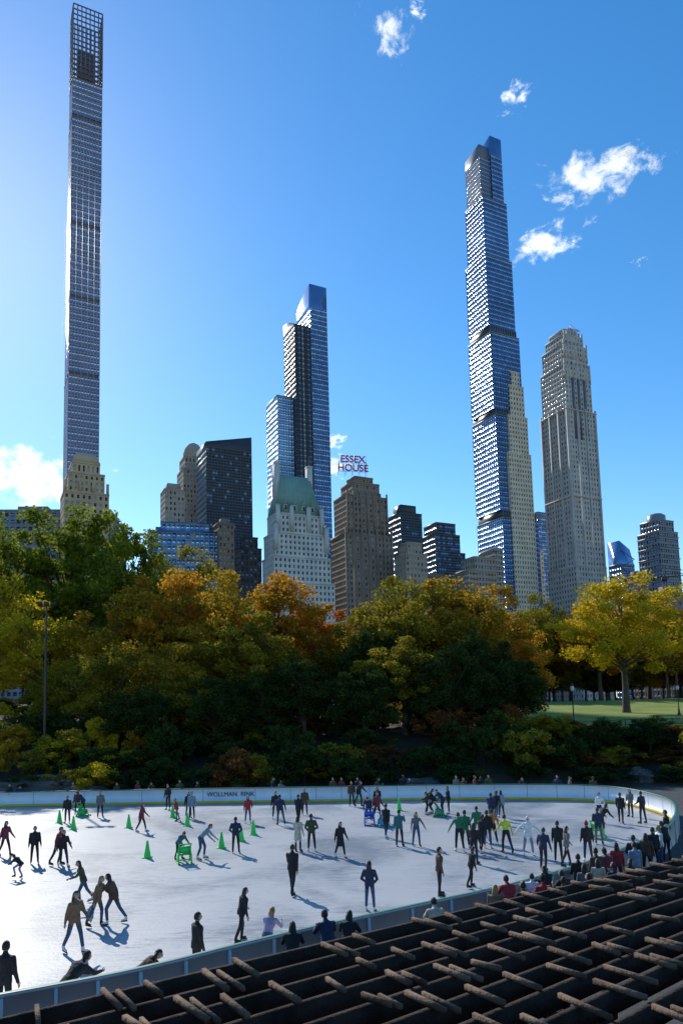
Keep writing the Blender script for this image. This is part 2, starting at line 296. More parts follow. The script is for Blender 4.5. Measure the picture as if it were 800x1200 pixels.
curved(mb,-3,8.8,-11,9,466,lambda t:483-6*t,1,2);curved(mb,-13.5,-3.1,-9,10,462,lambda t:473-3*t,5,2)
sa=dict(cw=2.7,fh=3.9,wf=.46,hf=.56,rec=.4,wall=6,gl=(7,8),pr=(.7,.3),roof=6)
mb.tower(-5.5,17.5,-17.2,-13,Z0,205,**sa);mb.tower(-3,16.2,-16.6,-12.5,206,236,**sa);mb.tower(0,14.5,-16,-11.5,237,262,**sa);mb.tower(3,11,-15.6,-11,263,274,**sa)  # cream bays built and coloured as a neighbouring tower's reflection in the glass
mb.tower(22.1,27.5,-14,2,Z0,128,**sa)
mb.obj('cantilevered_glass_supertall',[S_bluegrey,G_blue,G_blue2,G_mid,S_dark,S_grey,S_cream_refl,G_win,G_win2,G_sp],(133,575,0),YAW)
mb=MB();mb.tower(-9,9,-9,9,Z0,172,2.1,3.9,.9,.88,.08,wall=3,gl=(1,2),pr=(.5,.5));mb.box(-6,6,-6,6,173,178,0);mb.obj('pale_glass_tower',[S_bluegrey,G_blue,G_pale,G_sp],(181,645,0),YAW)
mb=MB();mb.tower(-11,9,-7,7,Z0,84,2.2,3.2,.5,.55,.6);mb.tower(-6,9,-6,6,85,92,2.2,3.2,.5,.55,.4);mb.tower(9.2,15,-6,8,Z0,98,2.2,3.2,.7,.6,.4)
for z in np.arange(12,84,3.2): mb.box(-10,-5,-8.2,-7.1,z,z+.25,0);mb.box(2,7,-8.2,-7.1,z,z+.25,0)
mb.obj('balcony_apartment_tower',[S_tan,G_win,G_win2],(81,424,0),YAW)
mb=MB();la=dict(cw=2.9,fh=4.0,wf=.42,hf=.56,rec=.3,wall=0,gl=(1,2,3),pr=(.6,.25,.15))
mb.tower(-17,15,-15,16,Z0,110,**la)
mb.tower(-15.5,14,-14,14.5,111,235,**la);mb.tower(-15,12.5,-13.5,13.5,236,272,**la)
mb.tower(-13.5,11.5,-12.5,12,273,290,**la);mb.tower(-11,9,-11,10,291,299,**la);mb.tower(-8,6.5,-8,8,300,305,**la)
for z,x0,x1,y in ((272,-14.5,12,-13),(290,-13,11,-12),(299,-10.5,8.5,-10.5)):
    for x in np.linspace(x0,x1,7): mb.box(x-.6,x+.6,y-.8,y+.4,z-12,z+4,0)
for x in (-15.6,-5.5,4,14.1): mb.box(x-.7,x+.7,-14.9,-14.05,Z0,238,0)
for y in (-14,-4.5,5,14.4): mb.box(-16.5,-15.55,y-.7,y+.7,Z0,238,0)
for z in (62,110,165,235): mb.box(-16.8,15.2,-15.2,15.2,z,z+.8,0)
for x in (-7.5,-1.5,4.8): mb.box(x-1,x+1,-14.3,-13.6,212,262,4)
mb.obj('limestone_supertall_tower',[S_lime,G_win,G_win2,G_blind,S_crown],(188,566,0),YAW)
def crane(name,loc,yaw,hm,jib,mat):
    mb=MB()
    for sx in(-.8,.8):
        for sy in(-.8,.8): mb.beam((sx,sy,0),(sx,sy,hm),.25,.25)
    for z in np.arange(0,hm-1.6,1.6):
        for s_ in(-.8,.8): mb.beam((-.8,s_,z),(.8,s_,z+1.6),.14,.14);mb.beam((s_,-.8,z+1.6),(s_,.8,z),.14,.14)
    mb.box(-1.3,1.3,-1.3,1.3,hm,hm+2,0)
    for y,z in ((-.6,0),(.6,0),(0,1.3)): mb.beam((-jib*.35,y,hm+2.2+z),(jib,y,hm+2.2+z),.22,.22)
    for x in np.arange(-jib*.35,jib-1.5,1.6):
        for y in(-.6,.6): mb.beam((x,y,hm+2.2),(x+.8,0,hm+3.5),.12,.12);mb.beam((x+.8,0,hm+3.5),(x+1.6,y,hm+2.2),.12,.12)
    mb.beam((0,0,hm+2),(0,0,hm+7),.4,.4);mb.beam((0,0,hm+7),(jib*.7,0,hm+3.6),.12,.12);mb.beam((0,0,hm+7),(-jib*.33,0,hm+3.6),.12,.12)
    mb.box(-jib*.35,-jib*.22,-.8,.8,hm+.4,hm+2.1,0)
    return mb.obj(name,[mat],loc,yaw)
orange=noise_mat('crane_orange',(.4,.12,.03),(.5,.18,.05),1,.5)
crane('tower_crane',(194,566,305),R(20),3,9,orange);crane('tower_crane',(168,372,60),R(-15),8,20,S_dark)
mb=MB();mb.tower(-7,8,-6,6,Z0,112,2.4,3.8,.85,.8,.15,gl=(1,2));mb.add([(-7,-6,112.1),(8,-6,112.1),(8,6,112.1),(-7,6,112.1),(-7,-6,131),(5,-5,125),(5,5,125),(-7,6,131)],[(4,5,6,7),(0,1,5,4),(1,2,6,5),(2,3,7,6),(3,0,4,7)],1)
for i in range(8):
    z=12+i*14;mb.beam((-7,-6.3,z),(8,-6.3,z+7),.5,.5,3);mb.beam((8,-6.3,z+7),(-7,-6.3,z+14),.5,.5,3)
mb.obj('diagonal_grid_glass_tower',[S_bluegrey,G_mid,G_blue,S_grey],(221,563,0),YAW)
mb=MB();mb.tower(-9,9,-9,9,Z0,118,2.4,3.6,.65,.6,.35);mb.tower(-7.5,7.5,-7.5,7.5,119,126,2.4,3.4,.65,.6,.35);mb.lathe([(6,127),(6,131),(4,132.5),(.05,133)],16,0)
for z in np.arange(14,118,7.2): mb.box(-9.5,9.5,-9.5,9.5,z,z+.5,0)
mb.obj('banded_apartment_tower',[S_grey,G_win,G_win2],(216,484,0),YAW)
mb=MB();mb.tower(-4.5,4.5,-5,5,Z0,80,2.4,3.4,.5,.5,.3);mb.box(-2,2,-2,2,81,84,0);mb.obj('small_brick_tower',[S_brown,G_win,G_blind],(178,432,0),YAW)
mb=MB();mb.tower(-8,14,-7,7,Z0,62,2.4,3.4,.5,.5,.3);mb.box(-3,3,-3,3,63,67,0);mb.obj('brown_terrace_block',[S_brown,G_win,G_blind],(175,385,0),YAW)

# ------------------------------------------------------------------ trees
def leaves(mb,C,cr,per,leaf,m,flat=.75):
    n=len(C)*per
    c=np.repeat(C,per,0);r_=np.repeat(cr,per)
    d=rs.normal(size=(n,3));d/=np.linalg.norm(d,axis=1)[:,None];rad=rs.rand(n)**.45
    P=c+d*(rad*r_)[:,None]*np.array((1,1,flat))
    nrm=rs.normal(size=(n,3))+np.array((0,0,.6));nrm/=np.linalg.norm(nrm,axis=1)[:,None]
    a=np.cross(nrm,rs.normal(size=(n,3)));a/=np.linalg.norm(a,axis=1)[:,None];b_=np.cross(nrm,a)
    s=leaf*(.6+.8*rs.rand(n))[:,None]
    V=np.stack([P-a*s*.5,P+b_*s*.38,P+a*s*.55,P-b_*s*.38],1).reshape(-1,3)
    mb.add(V,np.arange(4*n).reshape(-1,4),m)
def proto(name,h,r,th,ncl,per,leaf=.34,cone=0.,multi=1):
    mb=MB();zc=(h+th)/2;hz=(h-th)/2*.9
    ph=rs.rand(6)*6.28
    C=[]
    while len(C)<ncl:
        d=rs.normal(size=3);d/=np.linalg.norm(d)
        q=rs.rand()**.4
        az=math.atan2(d[1],d[0]);lump=1+.16*math.sin(3*az+ph[0])+.12*math.sin(5*az+ph[1]+3*d[2])+.10*math.sin(4*d[2]*3+ph[2])
        p=np.array((d[0]*r*q*lump,d[1]*r*q*lump,d[2]*hz*q*lump))
        if cone: k=1-cone*(p[2]/hz*.5+.5);p[0]*=k;p[1]*=k
        if d[2]<0: p[2]*=.85
        p[2]+=zc
        if all(np.linalg.norm(p-c)>r*.16 for c in C) or rs.rand()<.1:C.append(p)
    C=np.array(C);cr=r*(.16+.12*rs.rand(len(C)))
    for t in range(multi):
        bx,by=(rs.rand(2)-.5)*(0 if multi==1 else 1.4)
        top=np.array((rs.normal()*.5+bx*2,rs.normal()*.5+by*2,zc+hz*.45))
        tr=.018*h*(1.2 if multi==1 else .8)
        pts=[(bx,by,-.6),(bx,by,.6),(bx+.15*rs.normal(),by+.15*rs.normal(),th*.8),(top[0]*.4+bx*.3,top[1]*.4+by*.3,zc-.2*hz),tuple(top)]
        mb.tube(pts,[tr*1.5,tr*1.1,tr*.85,tr*.6,tr*.18],8,1)
        P=np.array(pts)
        for i in range(t,len(C),multi):
            c=C[i]
            if rs.rand()<.25: continue
            zt=min(c[2]-.8,max(th*.55,th+(c[2]-th)*.45));f=np.interp(zt,P[1:,2],np.arange(4))
            k=int(min(f,2.999));s0=P[1+k]+(P[2+k]-P[1+k])*(f-k)
            mid=(s0+c)/2+np.array((0,0,.08*h*rs.rand()))*.6+rs.normal(size=3)*.25
            rr_=tr*.32*(1.1-.5*(zt/h));mb.tube([s0,s0*.7+mid*.3,mid,c],[rr_,rr_*.75,rr_*.5,.03],5,1)
    leaves(mb,C,cr,per,leaf,0)
    k=ncl//2;idx=rs.randint(0,ncl,k);O=C[idx]+(C[idx]-np.array((0,0,zc)))*rs.rand(k)[:,None]*.28
    leaves(mb,O,np.full(k,r*.10),per//5,leaf,0)
    return mb.obj(name,[bark,bark],link=False,smooth=False)
protos={'broadA':proto('broad_a',20,7,4.5,90,220),'broadB':proto('broad_b',20,6.2,5,80,220),'broadC':proto('broad_c',20,7.6,4,85,210,multi=2),
 'tall':proto('tall',24,6.2,6,90,200),'open':proto('open',20,7,5.5,60,150),'dense':proto('dense',14,5,1.6,80,220,leaf=.26,cone=.35),'bush':proto('bush',3.4,2.5,.3,28,130,leaf=.2,multi=2)}
LM={'green':leafmat('leaf_green',(.09,.13,.02),(.28,.31,.03),.55),
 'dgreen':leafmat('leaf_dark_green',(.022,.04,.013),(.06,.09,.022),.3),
 'olive':leafmat('leaf_olive',(.13,.13,.02),(.38,.30,.03)),
 'yellow':leafmat('leaf_yellow',(.36,.29,.02),(.70,.50,.03)),
 'orange':leafmat('leaf_orange',(.28,.15,.02),(.68,.33,.03)),
 'oorange':leafmat('leaf_olive_orange',(.20,.16,.02),(.58,.34,.03)),
 'deep':leafmat('leaf_rust',(.28,.10,.02),(.62,.22,.03)),
 'brown':leafmat('leaf_brown',(.11,.05,.02),(.26,.11,.03),.4)}
NAMES={'dgreen':'evergreen_tree','green':'green_tree','olive':'olive_tree','yellow':'yellow_autumn_tree','orange':'orange_autumn_tree','oorange':'autumn_tree','deep':'rust_autumn_tree','brown':'dark_red_tree'}
BH={'broadA':20,'broadB':20,'broadC':20,'tall':24,'open':20,'dense':14,'bush':3.4};BR={'broadA':7,'broadB':6.2,'broadC':7.6,'tall':6.2,'open':7,'dense':5,'bush':2.5}
def tree(x,y,top,r,kind,col,name=None,parent=None):
    z=float(hgt(x,y));me=protos[kind];o=bpy.data.objects.new(name or NAMES[col],me);COL.objects.link(o)
    s=(top-z)/BH[kind];sr=r/BR[kind];o.location=(x,y,z);o.scale=(sr,sr,s);o.rotation_euler=(0,0,rs.rand()*6.28)
    o.material_slots[0].link='OBJECT';o.material_slots[0].material=LM[col]
    if parent:o.parent=parent
    return o
T=[(-48,100,34.5,8.5,'broadA','green'),(-39,102,37.0,9,'tall','green'),(-30,98,33.5,7.5,'broadB','green'),(-23,104,31,8,'broadC','olive'),(-43,90,27,6,'open','yellow'),(-55,96,33,8,'broadC','olive'),
(-34,84,20,6,'open','yellow'),(-40,80,18,5,'open','yellow'),(-30,78,13,4,'dense','olive'),(-36,70,9.5,4,'open','yellow'),
(-25,84,21,6.5,'broadB','oorange'),(-20,86,23.5,6.5,'broadA','orange'),(-14,84,22.8,7,'broadC','oorange'),(-8,86,22.5,6.5,'broadB','orange'),(-3.5,92,19.5,6,'broadA','deep'),(-17,75,15.5,5.5,'broadC','oorange'),(-23,74,14,5,'dense','olive'),(-9,75,16,5.5,'broadB','olive'),
(.5,86,17.5,5.5,'broadC','olive'),(3,78,16,5,'dense','dgreen'),(7.5,84,21.5,7,'broadA','olive'),(12,88,22.6,6.5,'tall','oorange'),(16.5,84,19.8,5.5,'broadB','oorange'),(19.5,86,16.5,4.5,'broadC','orange'),
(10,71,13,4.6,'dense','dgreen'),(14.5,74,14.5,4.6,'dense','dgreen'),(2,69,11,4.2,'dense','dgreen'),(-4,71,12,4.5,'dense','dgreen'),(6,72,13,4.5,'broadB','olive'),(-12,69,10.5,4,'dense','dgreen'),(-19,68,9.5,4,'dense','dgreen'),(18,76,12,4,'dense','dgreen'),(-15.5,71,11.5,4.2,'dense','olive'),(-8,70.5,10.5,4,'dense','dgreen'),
(32,150,27,7,'broadB','brown'),(40,154,30,8,'broadC','olive'),(31,146,24.5,7,'broadA','deep'),(28,144,20,6,'dense','brown'),
(41,106,25,8.5,'broadA','yellow'),(64,142,28,8.5,'broadC','oorange'),(76,145,27.5,8,'broadB','deep'),(53,150,26.5,8,'broadA','orange'),(44,160,26,8,'broadB','brown'),(84,140,26,8,'broadB','yellow'),
(31,61,4.6,2.6,'bush','yellow'),(27,65,5.4,2.4,'dense','dgreen'),(22.5,64,5.4,2.3,'dense','dgreen'),(33,66,5.4,3,'dense','olive'),(37,62,6.0,3,'dense','dgreen')]
for t in T: tree(*t)
dt=empty('distant_trees')
for i in range(64):
    x=-150+i*5.3+rs.normal()*2;y=(150 if x<15 else 168)+rs.rand()*80;tree(x,y,21+rs.rand()*9+(y-150)*.06,8+rs.rand()*3,['broadA','broadB','broadC'][i%3],['olive','dgreen','oorange','brown','green','olive'][rs.randint(6)],'distant_tree',dt)
for i in range(44):
    x=12+i*3.0+rs.normal();y=160+rs.rand()*10;tree(x,y,15+rs.rand()*5,5.0,'dense',['olive','dgreen','brown','dgreen','oorange'][rs.randint(5)],'distant_understory',dt)
sh=empty('shrubbery')
for i in range(280):
    if i<130: x=rs.uniform(-50,21);y=rs.uniform(58.5,76)
    elif i<190: x=rs.uniform(20,46);y=rs.uniform(57.5,70)
    else: x=rs.uniform(-70,18);y=rs.uniform(74,115)
    hh=1.3+rs.rand()*2.4
    if x>20: hh=.9+rs.rand()*.9
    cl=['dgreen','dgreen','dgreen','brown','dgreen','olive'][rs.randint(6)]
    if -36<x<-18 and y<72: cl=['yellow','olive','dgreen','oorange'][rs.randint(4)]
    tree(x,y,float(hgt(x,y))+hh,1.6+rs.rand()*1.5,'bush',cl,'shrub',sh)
def rock(x,y,s,name='rock_outcrop'):
    bm=bmesh.new();bmesh.ops.create_icosphere(bm,subdivisions=4,radius=1)
    o3=rs.rand(3)*10
    for v in bm.verts:
        n=math.sin(v.co.x*3+o3[0])*math.cos(v.co.y*2.6+o3[1])+.5*math.sin(v.co.z*6+v.co.x*5+o3[2])+.25*math.sin(v.co.x*13+v.co.y*11)
        v.co*=1+.18*n;v.co.z=round(v.co.z*4)/4*.75+v.co.z*.25
    me=bpy.data.meshes.new(name);bm.to_mesh(me);bm.free();me.materials.append(rockm);o=bpy.data.objects.new(name,me);COL.objects.link(o)
    o.location=(x,y,float(hgt(x,y)));o.scale=(s*1.5,s,s*.6);o.rotation_euler=(0,0,rs.rand()*3)
rockm=noise_mat('schist_rock',(.05,.046,.042),(.11,.10,.09),1.4,.85,.6,7)
for x,y,s in [(-29,59.5,2.2),(-25,60,2.4),(-21,59.5,1.6),(-33,61,2.4),(-10,60,1.4),(6,59,1.3),(24,60,1.2),(30,59,1.2)]: rock(x,y,s)
iron=noise_mat('black_iron',(.015,.018,.016),(.03,.03,.03),2,.5)
milk=noise_mat('lamp_globe',(.5,.5,.48),(.6,.6,.58),2,.3)
def lamp(x,y,h=3.9):
    mb=MB();mb.lathe([(.22,0),(.22,.25),(.14,.35),(.12,.8),(.07,.95),(.055,h-.7),(.09,h-.65),(.12,h-.55)],12,0)
    mb.lathe([(.12,h-.55),(.2,h-.45),(.22,h-.2),(.15,h)],12,1);mb.lathe([(.17,h),(.19,h+.02),(.08,h+.15),(.03,h+.25),(.005,h+.35)],12,0)
    mb.obj('street_lamp',[iron,milk],(x,y,float(hgt(x,y))),smooth=True)
for p in [(24.5,78,4.6),(44,96),(60,104)]: lamp(*p)
mb=MB();mb.tube([(0,0,0),(0,0,7),(0,0,14.5)],[.16,.12,.08],8);mb.beam((-.7,0,14.3),(.7,0,14.3),.08,.08)
for s in(-.6,0,.6): mb.frustum(s-.22,s+.22,-.15,.15,14.35,14.7,.05,.03,0)
mb.obj('floodlight_pole',[iron],(-27,66,float(hgt(-27,66))))
mb=MB()
for x in np.arange(16,46,1.6):
    z=float(hgt(x,75));z2=float(hgt(x+1.6,75));mb.beam((x,75,z),(x,75,z+1.1),.07,.07);mb.beam((x,75,z+1.0),(x+1.6,75,z2+1.0),.05,.05);mb.beam((x,75,z+.5),(x+1.6,75,z2+.5),.05,.05)
mb.obj('park_fence',[iron])

# ------------------------------------------------------------------ pergola in the foreground
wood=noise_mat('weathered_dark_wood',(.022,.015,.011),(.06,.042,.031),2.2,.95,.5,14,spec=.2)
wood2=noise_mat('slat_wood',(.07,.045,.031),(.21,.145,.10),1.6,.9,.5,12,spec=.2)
mb=MB();P0=np.array((.1,12.0));a0=R(33.5);nv=np.array((math.sin(a0),-math.cos(a0)));sp=.56
def bpt(k,s):
    a=R(33.5+.75*k);return P0+nv*sp*k+np.array((math.cos(a),math.sin(a)))*s
NB=16
for k in range(NB+1):
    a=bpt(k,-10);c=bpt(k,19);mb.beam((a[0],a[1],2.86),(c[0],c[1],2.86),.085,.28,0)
for s in np.arange(-10,19,.66):
    k=-.15+rs.rand()*.4
    while k<NB-.4:
        L_=.7+.8*rs.rand();ds=rs.normal()*.07
        if rs.rand()<.8:
            a=bpt(k,s+ds);c=bpt(min(NB,k+L_),s+ds+rs.normal()*.05);zz=3.035+rs.rand()*.02;mb.beam((a[0],a[1],zz),(c[0],c[1],zz),.045+.02*rs.rand(),.06,1)
            if rs.rand()<.4:
                a=bpt(k+.3,s+ds+.14);c=bpt(min(NB,k+L_+.2),s+ds+.15);mb.beam((a[0],a[1],zz),(c[0],c[1],zz),.045,.06,1)
        k+=L_+.2+.5*rs.rand()
for k in (1,8,14):
    for s in np.arange(-8,19,4.5):
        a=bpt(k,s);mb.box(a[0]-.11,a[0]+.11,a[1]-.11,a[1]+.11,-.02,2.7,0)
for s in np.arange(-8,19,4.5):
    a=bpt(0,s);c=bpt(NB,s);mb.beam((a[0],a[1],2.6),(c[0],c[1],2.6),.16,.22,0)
mb.obj('wooden_pergola',[wood,wood2])
mb=MB();mb.add([(-30,-14,5),(30,-14,5),(30,3,5),(-30,3,5),(-30,-14,-.1),(30,-14,-.1),(30,3,-.1),(-30,3,-.1)],[(0,1,2,3),(3,2,6,7),(0,3,7,4),(1,5,6,2),(0,4,5,1)],0)
mb.obj('stone_terrace',[noise_mat('terrace_stone',(.15,.14,.13),(.24,.22,.2),1,.85,.3)])

# ------------------------------------------------------------------ cones and skating aids
cg=noise_mat('cone_green',(.05,.62,.08),(.06,.72,.10),2,.5)
mb=MB();mb.box(-.2,.2,-.2,.2,0,.03,0);mb.lathe([(.17,.03),(.16,.05),(.11,.35),(.04,.76),(.02,.78),(.001,.78)],16,0);cone=mb.obj('c',[cg],link=False)
for x,y in [(-15.9,43.2),(-12.7,43.3),(-9.2,34.3),(-6.1,36.2),(-5,39.8),(-9.3,43.4),(-5.4,38.0),(-17.8,46),(3.4,47.5),(-11,47)]:
    o=bpy.data.objects.new('traffic_cone',cone);COL.objects.link(o);o.location=(x,y,0)
def aid(x,y,yaw,col):
    mb=MB()
    for s in(-.28,.28):
        mb.tube([(s,-.45,.03),(s,.4,.03)],[.035,.035],8);mb.tube([(s,-.3,.03),(s*.9,.15,.62),(s*.85,.32,.86)],[.035,.035,.03],8);mb.tube([(s,.35,.03),(s*.9,.15,.62)],[.035,.03],8)
        mb.box(s-.02,s+.02,-.2,.3,.12,.42,0)
    mb.tube([(-.3,.32,.86),(.3,.32,.86)],[.03,.03],8);mb.tube([(-.28,-.4,.06),(.28,-.4,.06)],[.03,.03],8);mb.box(-.25,.25,-.22,.14,.36,.42,0);mb.box(-.25,.25,.12,.16,.45,.74,0)
    mb.obj('skating_aid',[noise_mat('aid_plastic',v3(col,.9),col,2,.4)],(x,y,0),R(yaw))
for a in [(-7.2,32.9,200,(.04,.6,.12)),(-17.3,48.7,90,(.04,.5,.12)),(1.3,42.0,0,(.05,.12,.55)),(12.2,36.2,150,(.04,.6,.12)),(5.6,44.4,80,(.05,.3,.14)),(2.1,41.2,100,(.04,.3,.4))]: aid(*a)

# ------------------------------------------------------------------ people
def capsule(V,Fc,p0,r0,p1,r1,n=12,sq=1.0):
    p0=Vector(p0);p1=Vector(p1);ax=(p1-p0)
    if ax.length<1e-5: return
    ax.normalize();up=Vector((0,-1,0)) if abs(ax.y)<.9 else Vector((0,0,1))
    sx=ax.cross(up).normalized();sy=ax.cross(sx);rings=[]
    for k in (-80,-45,-15): rings.append((p0+ax*r0*math.sin(R(k)),r0*math.cos(R(k))))
    for k in (15,45,80): rings.append((p1+ax*r1*math.sin(R(k)),r1*math.cos(R(k))))
    loft(V,Fc,[(c,sx*r,sy*r*sq) for c,r in rings],n)
def loft(V,Fc,rings,n=16):
    b=len(V)
    for c,ex,ey in rings:
        for i in range(n):
            t=2*math.pi*i/n;V.append(tuple(Vector(c)+ex*math.cos(t)+ey*math.sin(t)))
    m=len(rings)
    for j in range(m-1):
        for i in range(n): Fc.append((b+j*n+i,b+j*n+(i+1)%n,b+(j+1)*n+(i+1)%n,b+(j+1)*n+i))
    Fc.append(tuple(b+i for i in range(n))[::-1]);Fc.append(tuple(b+(m-1)*n+i for i in range(n)))
POSES={
 'stand':dict(lean=2,aL=(5,10,15,0),aR=(0,10,12,0),lL=(2,5,0),lR=(-2,5,4)),
 'stand2':dict(lean=4,aL=(12,12,55,.3),aR=(-4,12,18,0),lL=(5,4,6),lR=(-3,7,3)),
 'glide':dict(lean=12,aL=(20,22,25,0),aR=(-18,18,20,0),lL=(14,5,18),lR=(-16,7,10)),
 'stride':dict(lean=16,aL=(38,14,35,0),aR=(-28,14,15,0),lL=(26,4,32),lR=(-22,8,10)),
 'walk':dict(lean=4,aL=(22,8,20,0),aR=(-20,8,10,0),lL=(18,3,8),lR=(-16,3,10)),
 'pockets':dict(lean=2,aL=(-8,22,50,.6),aR=(-8,22,50,.6),lL=(3,5,3),lR=(-2,6,2)),
 'push':dict(lean=42,aL=(22,6,12,0),aR=(22,6,12,0),lL=(20,6,26),lR=(4,6,22)),
 'leanrail':dict(lean=26,aL=(30,16,68,.5),aR=(30,16,68,.5),lL=(4,6,2),lR=(12,6,18)),
 'phone':dict(lean=3,aL=(3,10,12,0),aR=(45,8,88,.3),lL=(0,5,0),lR=(4,5,4)),
 'armsout':dict(lean=6,aL=(8,50,20,0),aR=(8,56,20,0),lL=(10,8,12),lR=(-6,8,8)),
 'hold':dict(lean=4,aL=(10,32,10,0),aR=(0,12,15,0),lL=(8,5,8),lR=(-8,6,6)),
 'crouch':dict(lean=50,aL=(20,12,30,.3),aR=(30,12,35,.3),lL=(60,10,80),lR=(35,8,60)),
}
def human_mesh(pose,hair='short',cloth='jacket',skates=True,vox=.02):
    P=POSES[pose];V=[];Fc=[];bones=[]
    lean=R(P['lean']);foot=.05 if skates else 0
    legs={};zs=[]
    for s,k in ((1,'lL'),(-1,'lR')):
        f,a,kn=[R(q) for q in P[k]]
        hip=Vector((s*.088,0,0))
        d1=Vector((s*math.sin(a),-math.sin(f)*math.cos(a),-math.cos(f)*math.cos(a)));f2=f-kn
        d2=Vector((s*math.sin(a)*.6,-math.sin(f2)*math.cos(a),-math.cos(f2)*math.cos(a)))
        knee=hip+d1*.44;ank=knee+d2*.42;pitch=f2*.45
        toe=ank+Vector((s*.03,-.16*math.cos(pitch),-.045+.16*math.sin(min(0,pitch))))
        legs[s]=(hip,knee,ank,toe);zs+= [ank.z-.075,toe.z-.03]
    up=Vector((0,0,-min(zs)+foot));c0=up
    tdir=Vector((0,-math.sin(lean),math.cos(lean)));fwd=Vector((0,-math.cos(lean),-math.sin(lean)))
    def T(h,x=0,y=0): return c0+tdir*h+Vector((x,0,0))+fwd*y
    j=1.14 if cloth!='shirt' else 1.0;X=Vector((1,0,0))
    def seg(p0,r0,p1,r1,lab,sq=1.): capsule(V,Fc,p0,r0,p1,r1,sq=sq);bones.append((Vector(p0),Vector(p1),r0,r1,lab))
    Rr=[(-.10,.13,.10),(-.03,.168,.122),(.06,.162,.116),(.18,.145*j,.105*j),(.34,.180*j,.122*j),(.43,.205*j,.115*j),(.475,.185*j,.098*j),(.505,.10,.08),(.54,.06,.06),(.60,.052,.055)]
    loft(V,Fc,[(T(h,0,(.012 if .2<h<.45 else 0)),X*rx,fwd*ry) for h,rx,ry in Rr],20)
    bones.append((T(.10),T(.46),.15,.17,0));bones.append((T(.03),T(-.05),.16,.15,0 if cloth!='shirt' else 1));bones.append((T(.56),T(.62),.055,.055,2))
    if cloth=='coat':
        loft(V,Fc,[(T(.15),X*.16,fwd*.125),(up+Vector((0,0,-.05)),X*.185,Vector((0,-.145,0))),(up+Vector((0,0,-.40)),X*.205,Vector((0,-.175,0)))],20)
        bones.append((up,up+Vector((0,0,-.38)),.19,.21,0))
    elif cloth=='jacket':
        loft(V,Fc,[(T(.12),X*.17,fwd*.13),(T(-.02),X*.185,fwd*.14),(T(-.09),X*.18,fwd*.138)],20);bones.append((T(-.0),T(-.06),.18,.18,0))
    jj=1.2 if cloth!='shirt' else 1.02
    for s,k in ((1,'lL'),(-1,'lR')):
        hip,knee,ank,toe=[q+up for q in legs[s]]
        seg(hip,.092,knee,.066,1);seg(knee,.066,ank+Vector((0,0,.05)),.052 ,1)
        seg(ank+Vector((0,0,.04)),.052,ank+Vector((0,.02,-.035)),.045,4);seg(ank+Vector((0,.02,-.035)),.042,toe,.036,4)
        legs[s]=(hip,knee,ank,toe)
    hands=[]
    for s,k in ((1,'aL'),(-1,'aR')):
        f,a,e,inw=P[k];f=R(f)+lean*.35;a=R(a);e=R(e);sh_=T(.435,s*.185)
        d1=Vector((s*math.sin(a),-math.sin(f)*math.cos(a),-math.cos(f)*math.cos(a)));f2=f+e
        a2=a*.7 if inw==0 else -inw*.9
        d2=Vector((s*math.sin(a2),-math.sin(f2)*math.cos(a2),-math.cos(f2)*math.cos(a2))).normalized()
        el=sh_+d1*.29;wr=el+d2*.25
        seg(sh_,.062*jj,el,.047*jj,0);seg(el,.047*jj,wr,.034*jj,0);seg(wr,.028,wr+d2*.075,.036,2,.6);hands.append((s,wr,d2))
    me=bpy.data.meshes.new('h');me.from_pydata([tuple(v) for v in V],[],Fc);me.update()
    ob=bpy.data.objects.new('h',me);COL.objects.link(ob)
    m=ob.modifiers.new('r','REMESH');m.mode='VOXEL';m.voxel_size=vox;m.use_smooth_shade=True
    m=ob.modifiers.new('s','SMOOTH');m.factor=.5;m.iterations=3
    dg=bpy.context.evaluated_depsgraph_get();me2=bpy.data.meshes.new_from_object(ob.evaluated_get(dg))
    bpy.data.objects.remove(ob);bpy.data.meshes.remove(me)
    n=len(me2.polygons);C=np.zeros(n*3);me2.polygons.foreach_get('center',C);C=C.reshape(-1,3)
    best=np.full(n,1e9);lab=np.zeros(n,int)
    for p0,p1,r0,r1,l in bones:
        a=np.array(p0);b=np.array(p1)-a;t=np.clip(((C-a)@b)/(b@b),0,1)
        dd=np.linalg.norm(C-(a+t[:,None]*b),axis=1)-(r0+(r1-r0)*t);q=dd<best;best[q]=dd[q];lab[q]=l
    me2.polygons.foreach_set('material_index',lab.astype(np.int32))
    bm=bmesh.new();bm.from_mesh(me2);bpy.data.meshes.remove(me2)
    def add(VV,FF,mi):
        vs=[bm.verts.new(v) for v in VV]
        for f in FF:
            try:
                q=bm.faces.new([vs[i] for i in f]);q.material_index=mi;q.smooth=True
            except ValueError: pass
    for s,wr,hd in hands:
        side=X*s;side=(side-hd*side.dot(hd)).normalized();nrm=hd.cross(side)*s;pal=wr+hd*.06
        for i,(o,L_) in enumerate([(-.026,.060),(-.009,.070),(.009,.074),(.026,.066)]):
            v=[];f=[];b0=pal+nrm*o+hd*.02;b1=b0+hd*L_*.5;b2=b1+(hd*.75-side*.6).normalized()*L_*.5
            capsule(v,f,b0,.010,b1,.009,6);capsule(v,f,b1,.009,b2,.007,6);add(v,f,2)
        v=[];f=[];b0=wr+hd*.035+nrm*.028;b1=b0+(hd*.6+nrm*.8).normalized()*.04;capsule(v,f,b0,.012,b1,.010,6);capsule(v,f,b1,.010,b1+hd*.03,.008,6);add(v,f,2)
    M=Matrix.Translation(T(.675,0,.02))@Matrix.Rotation(lean*.35,4,'X')
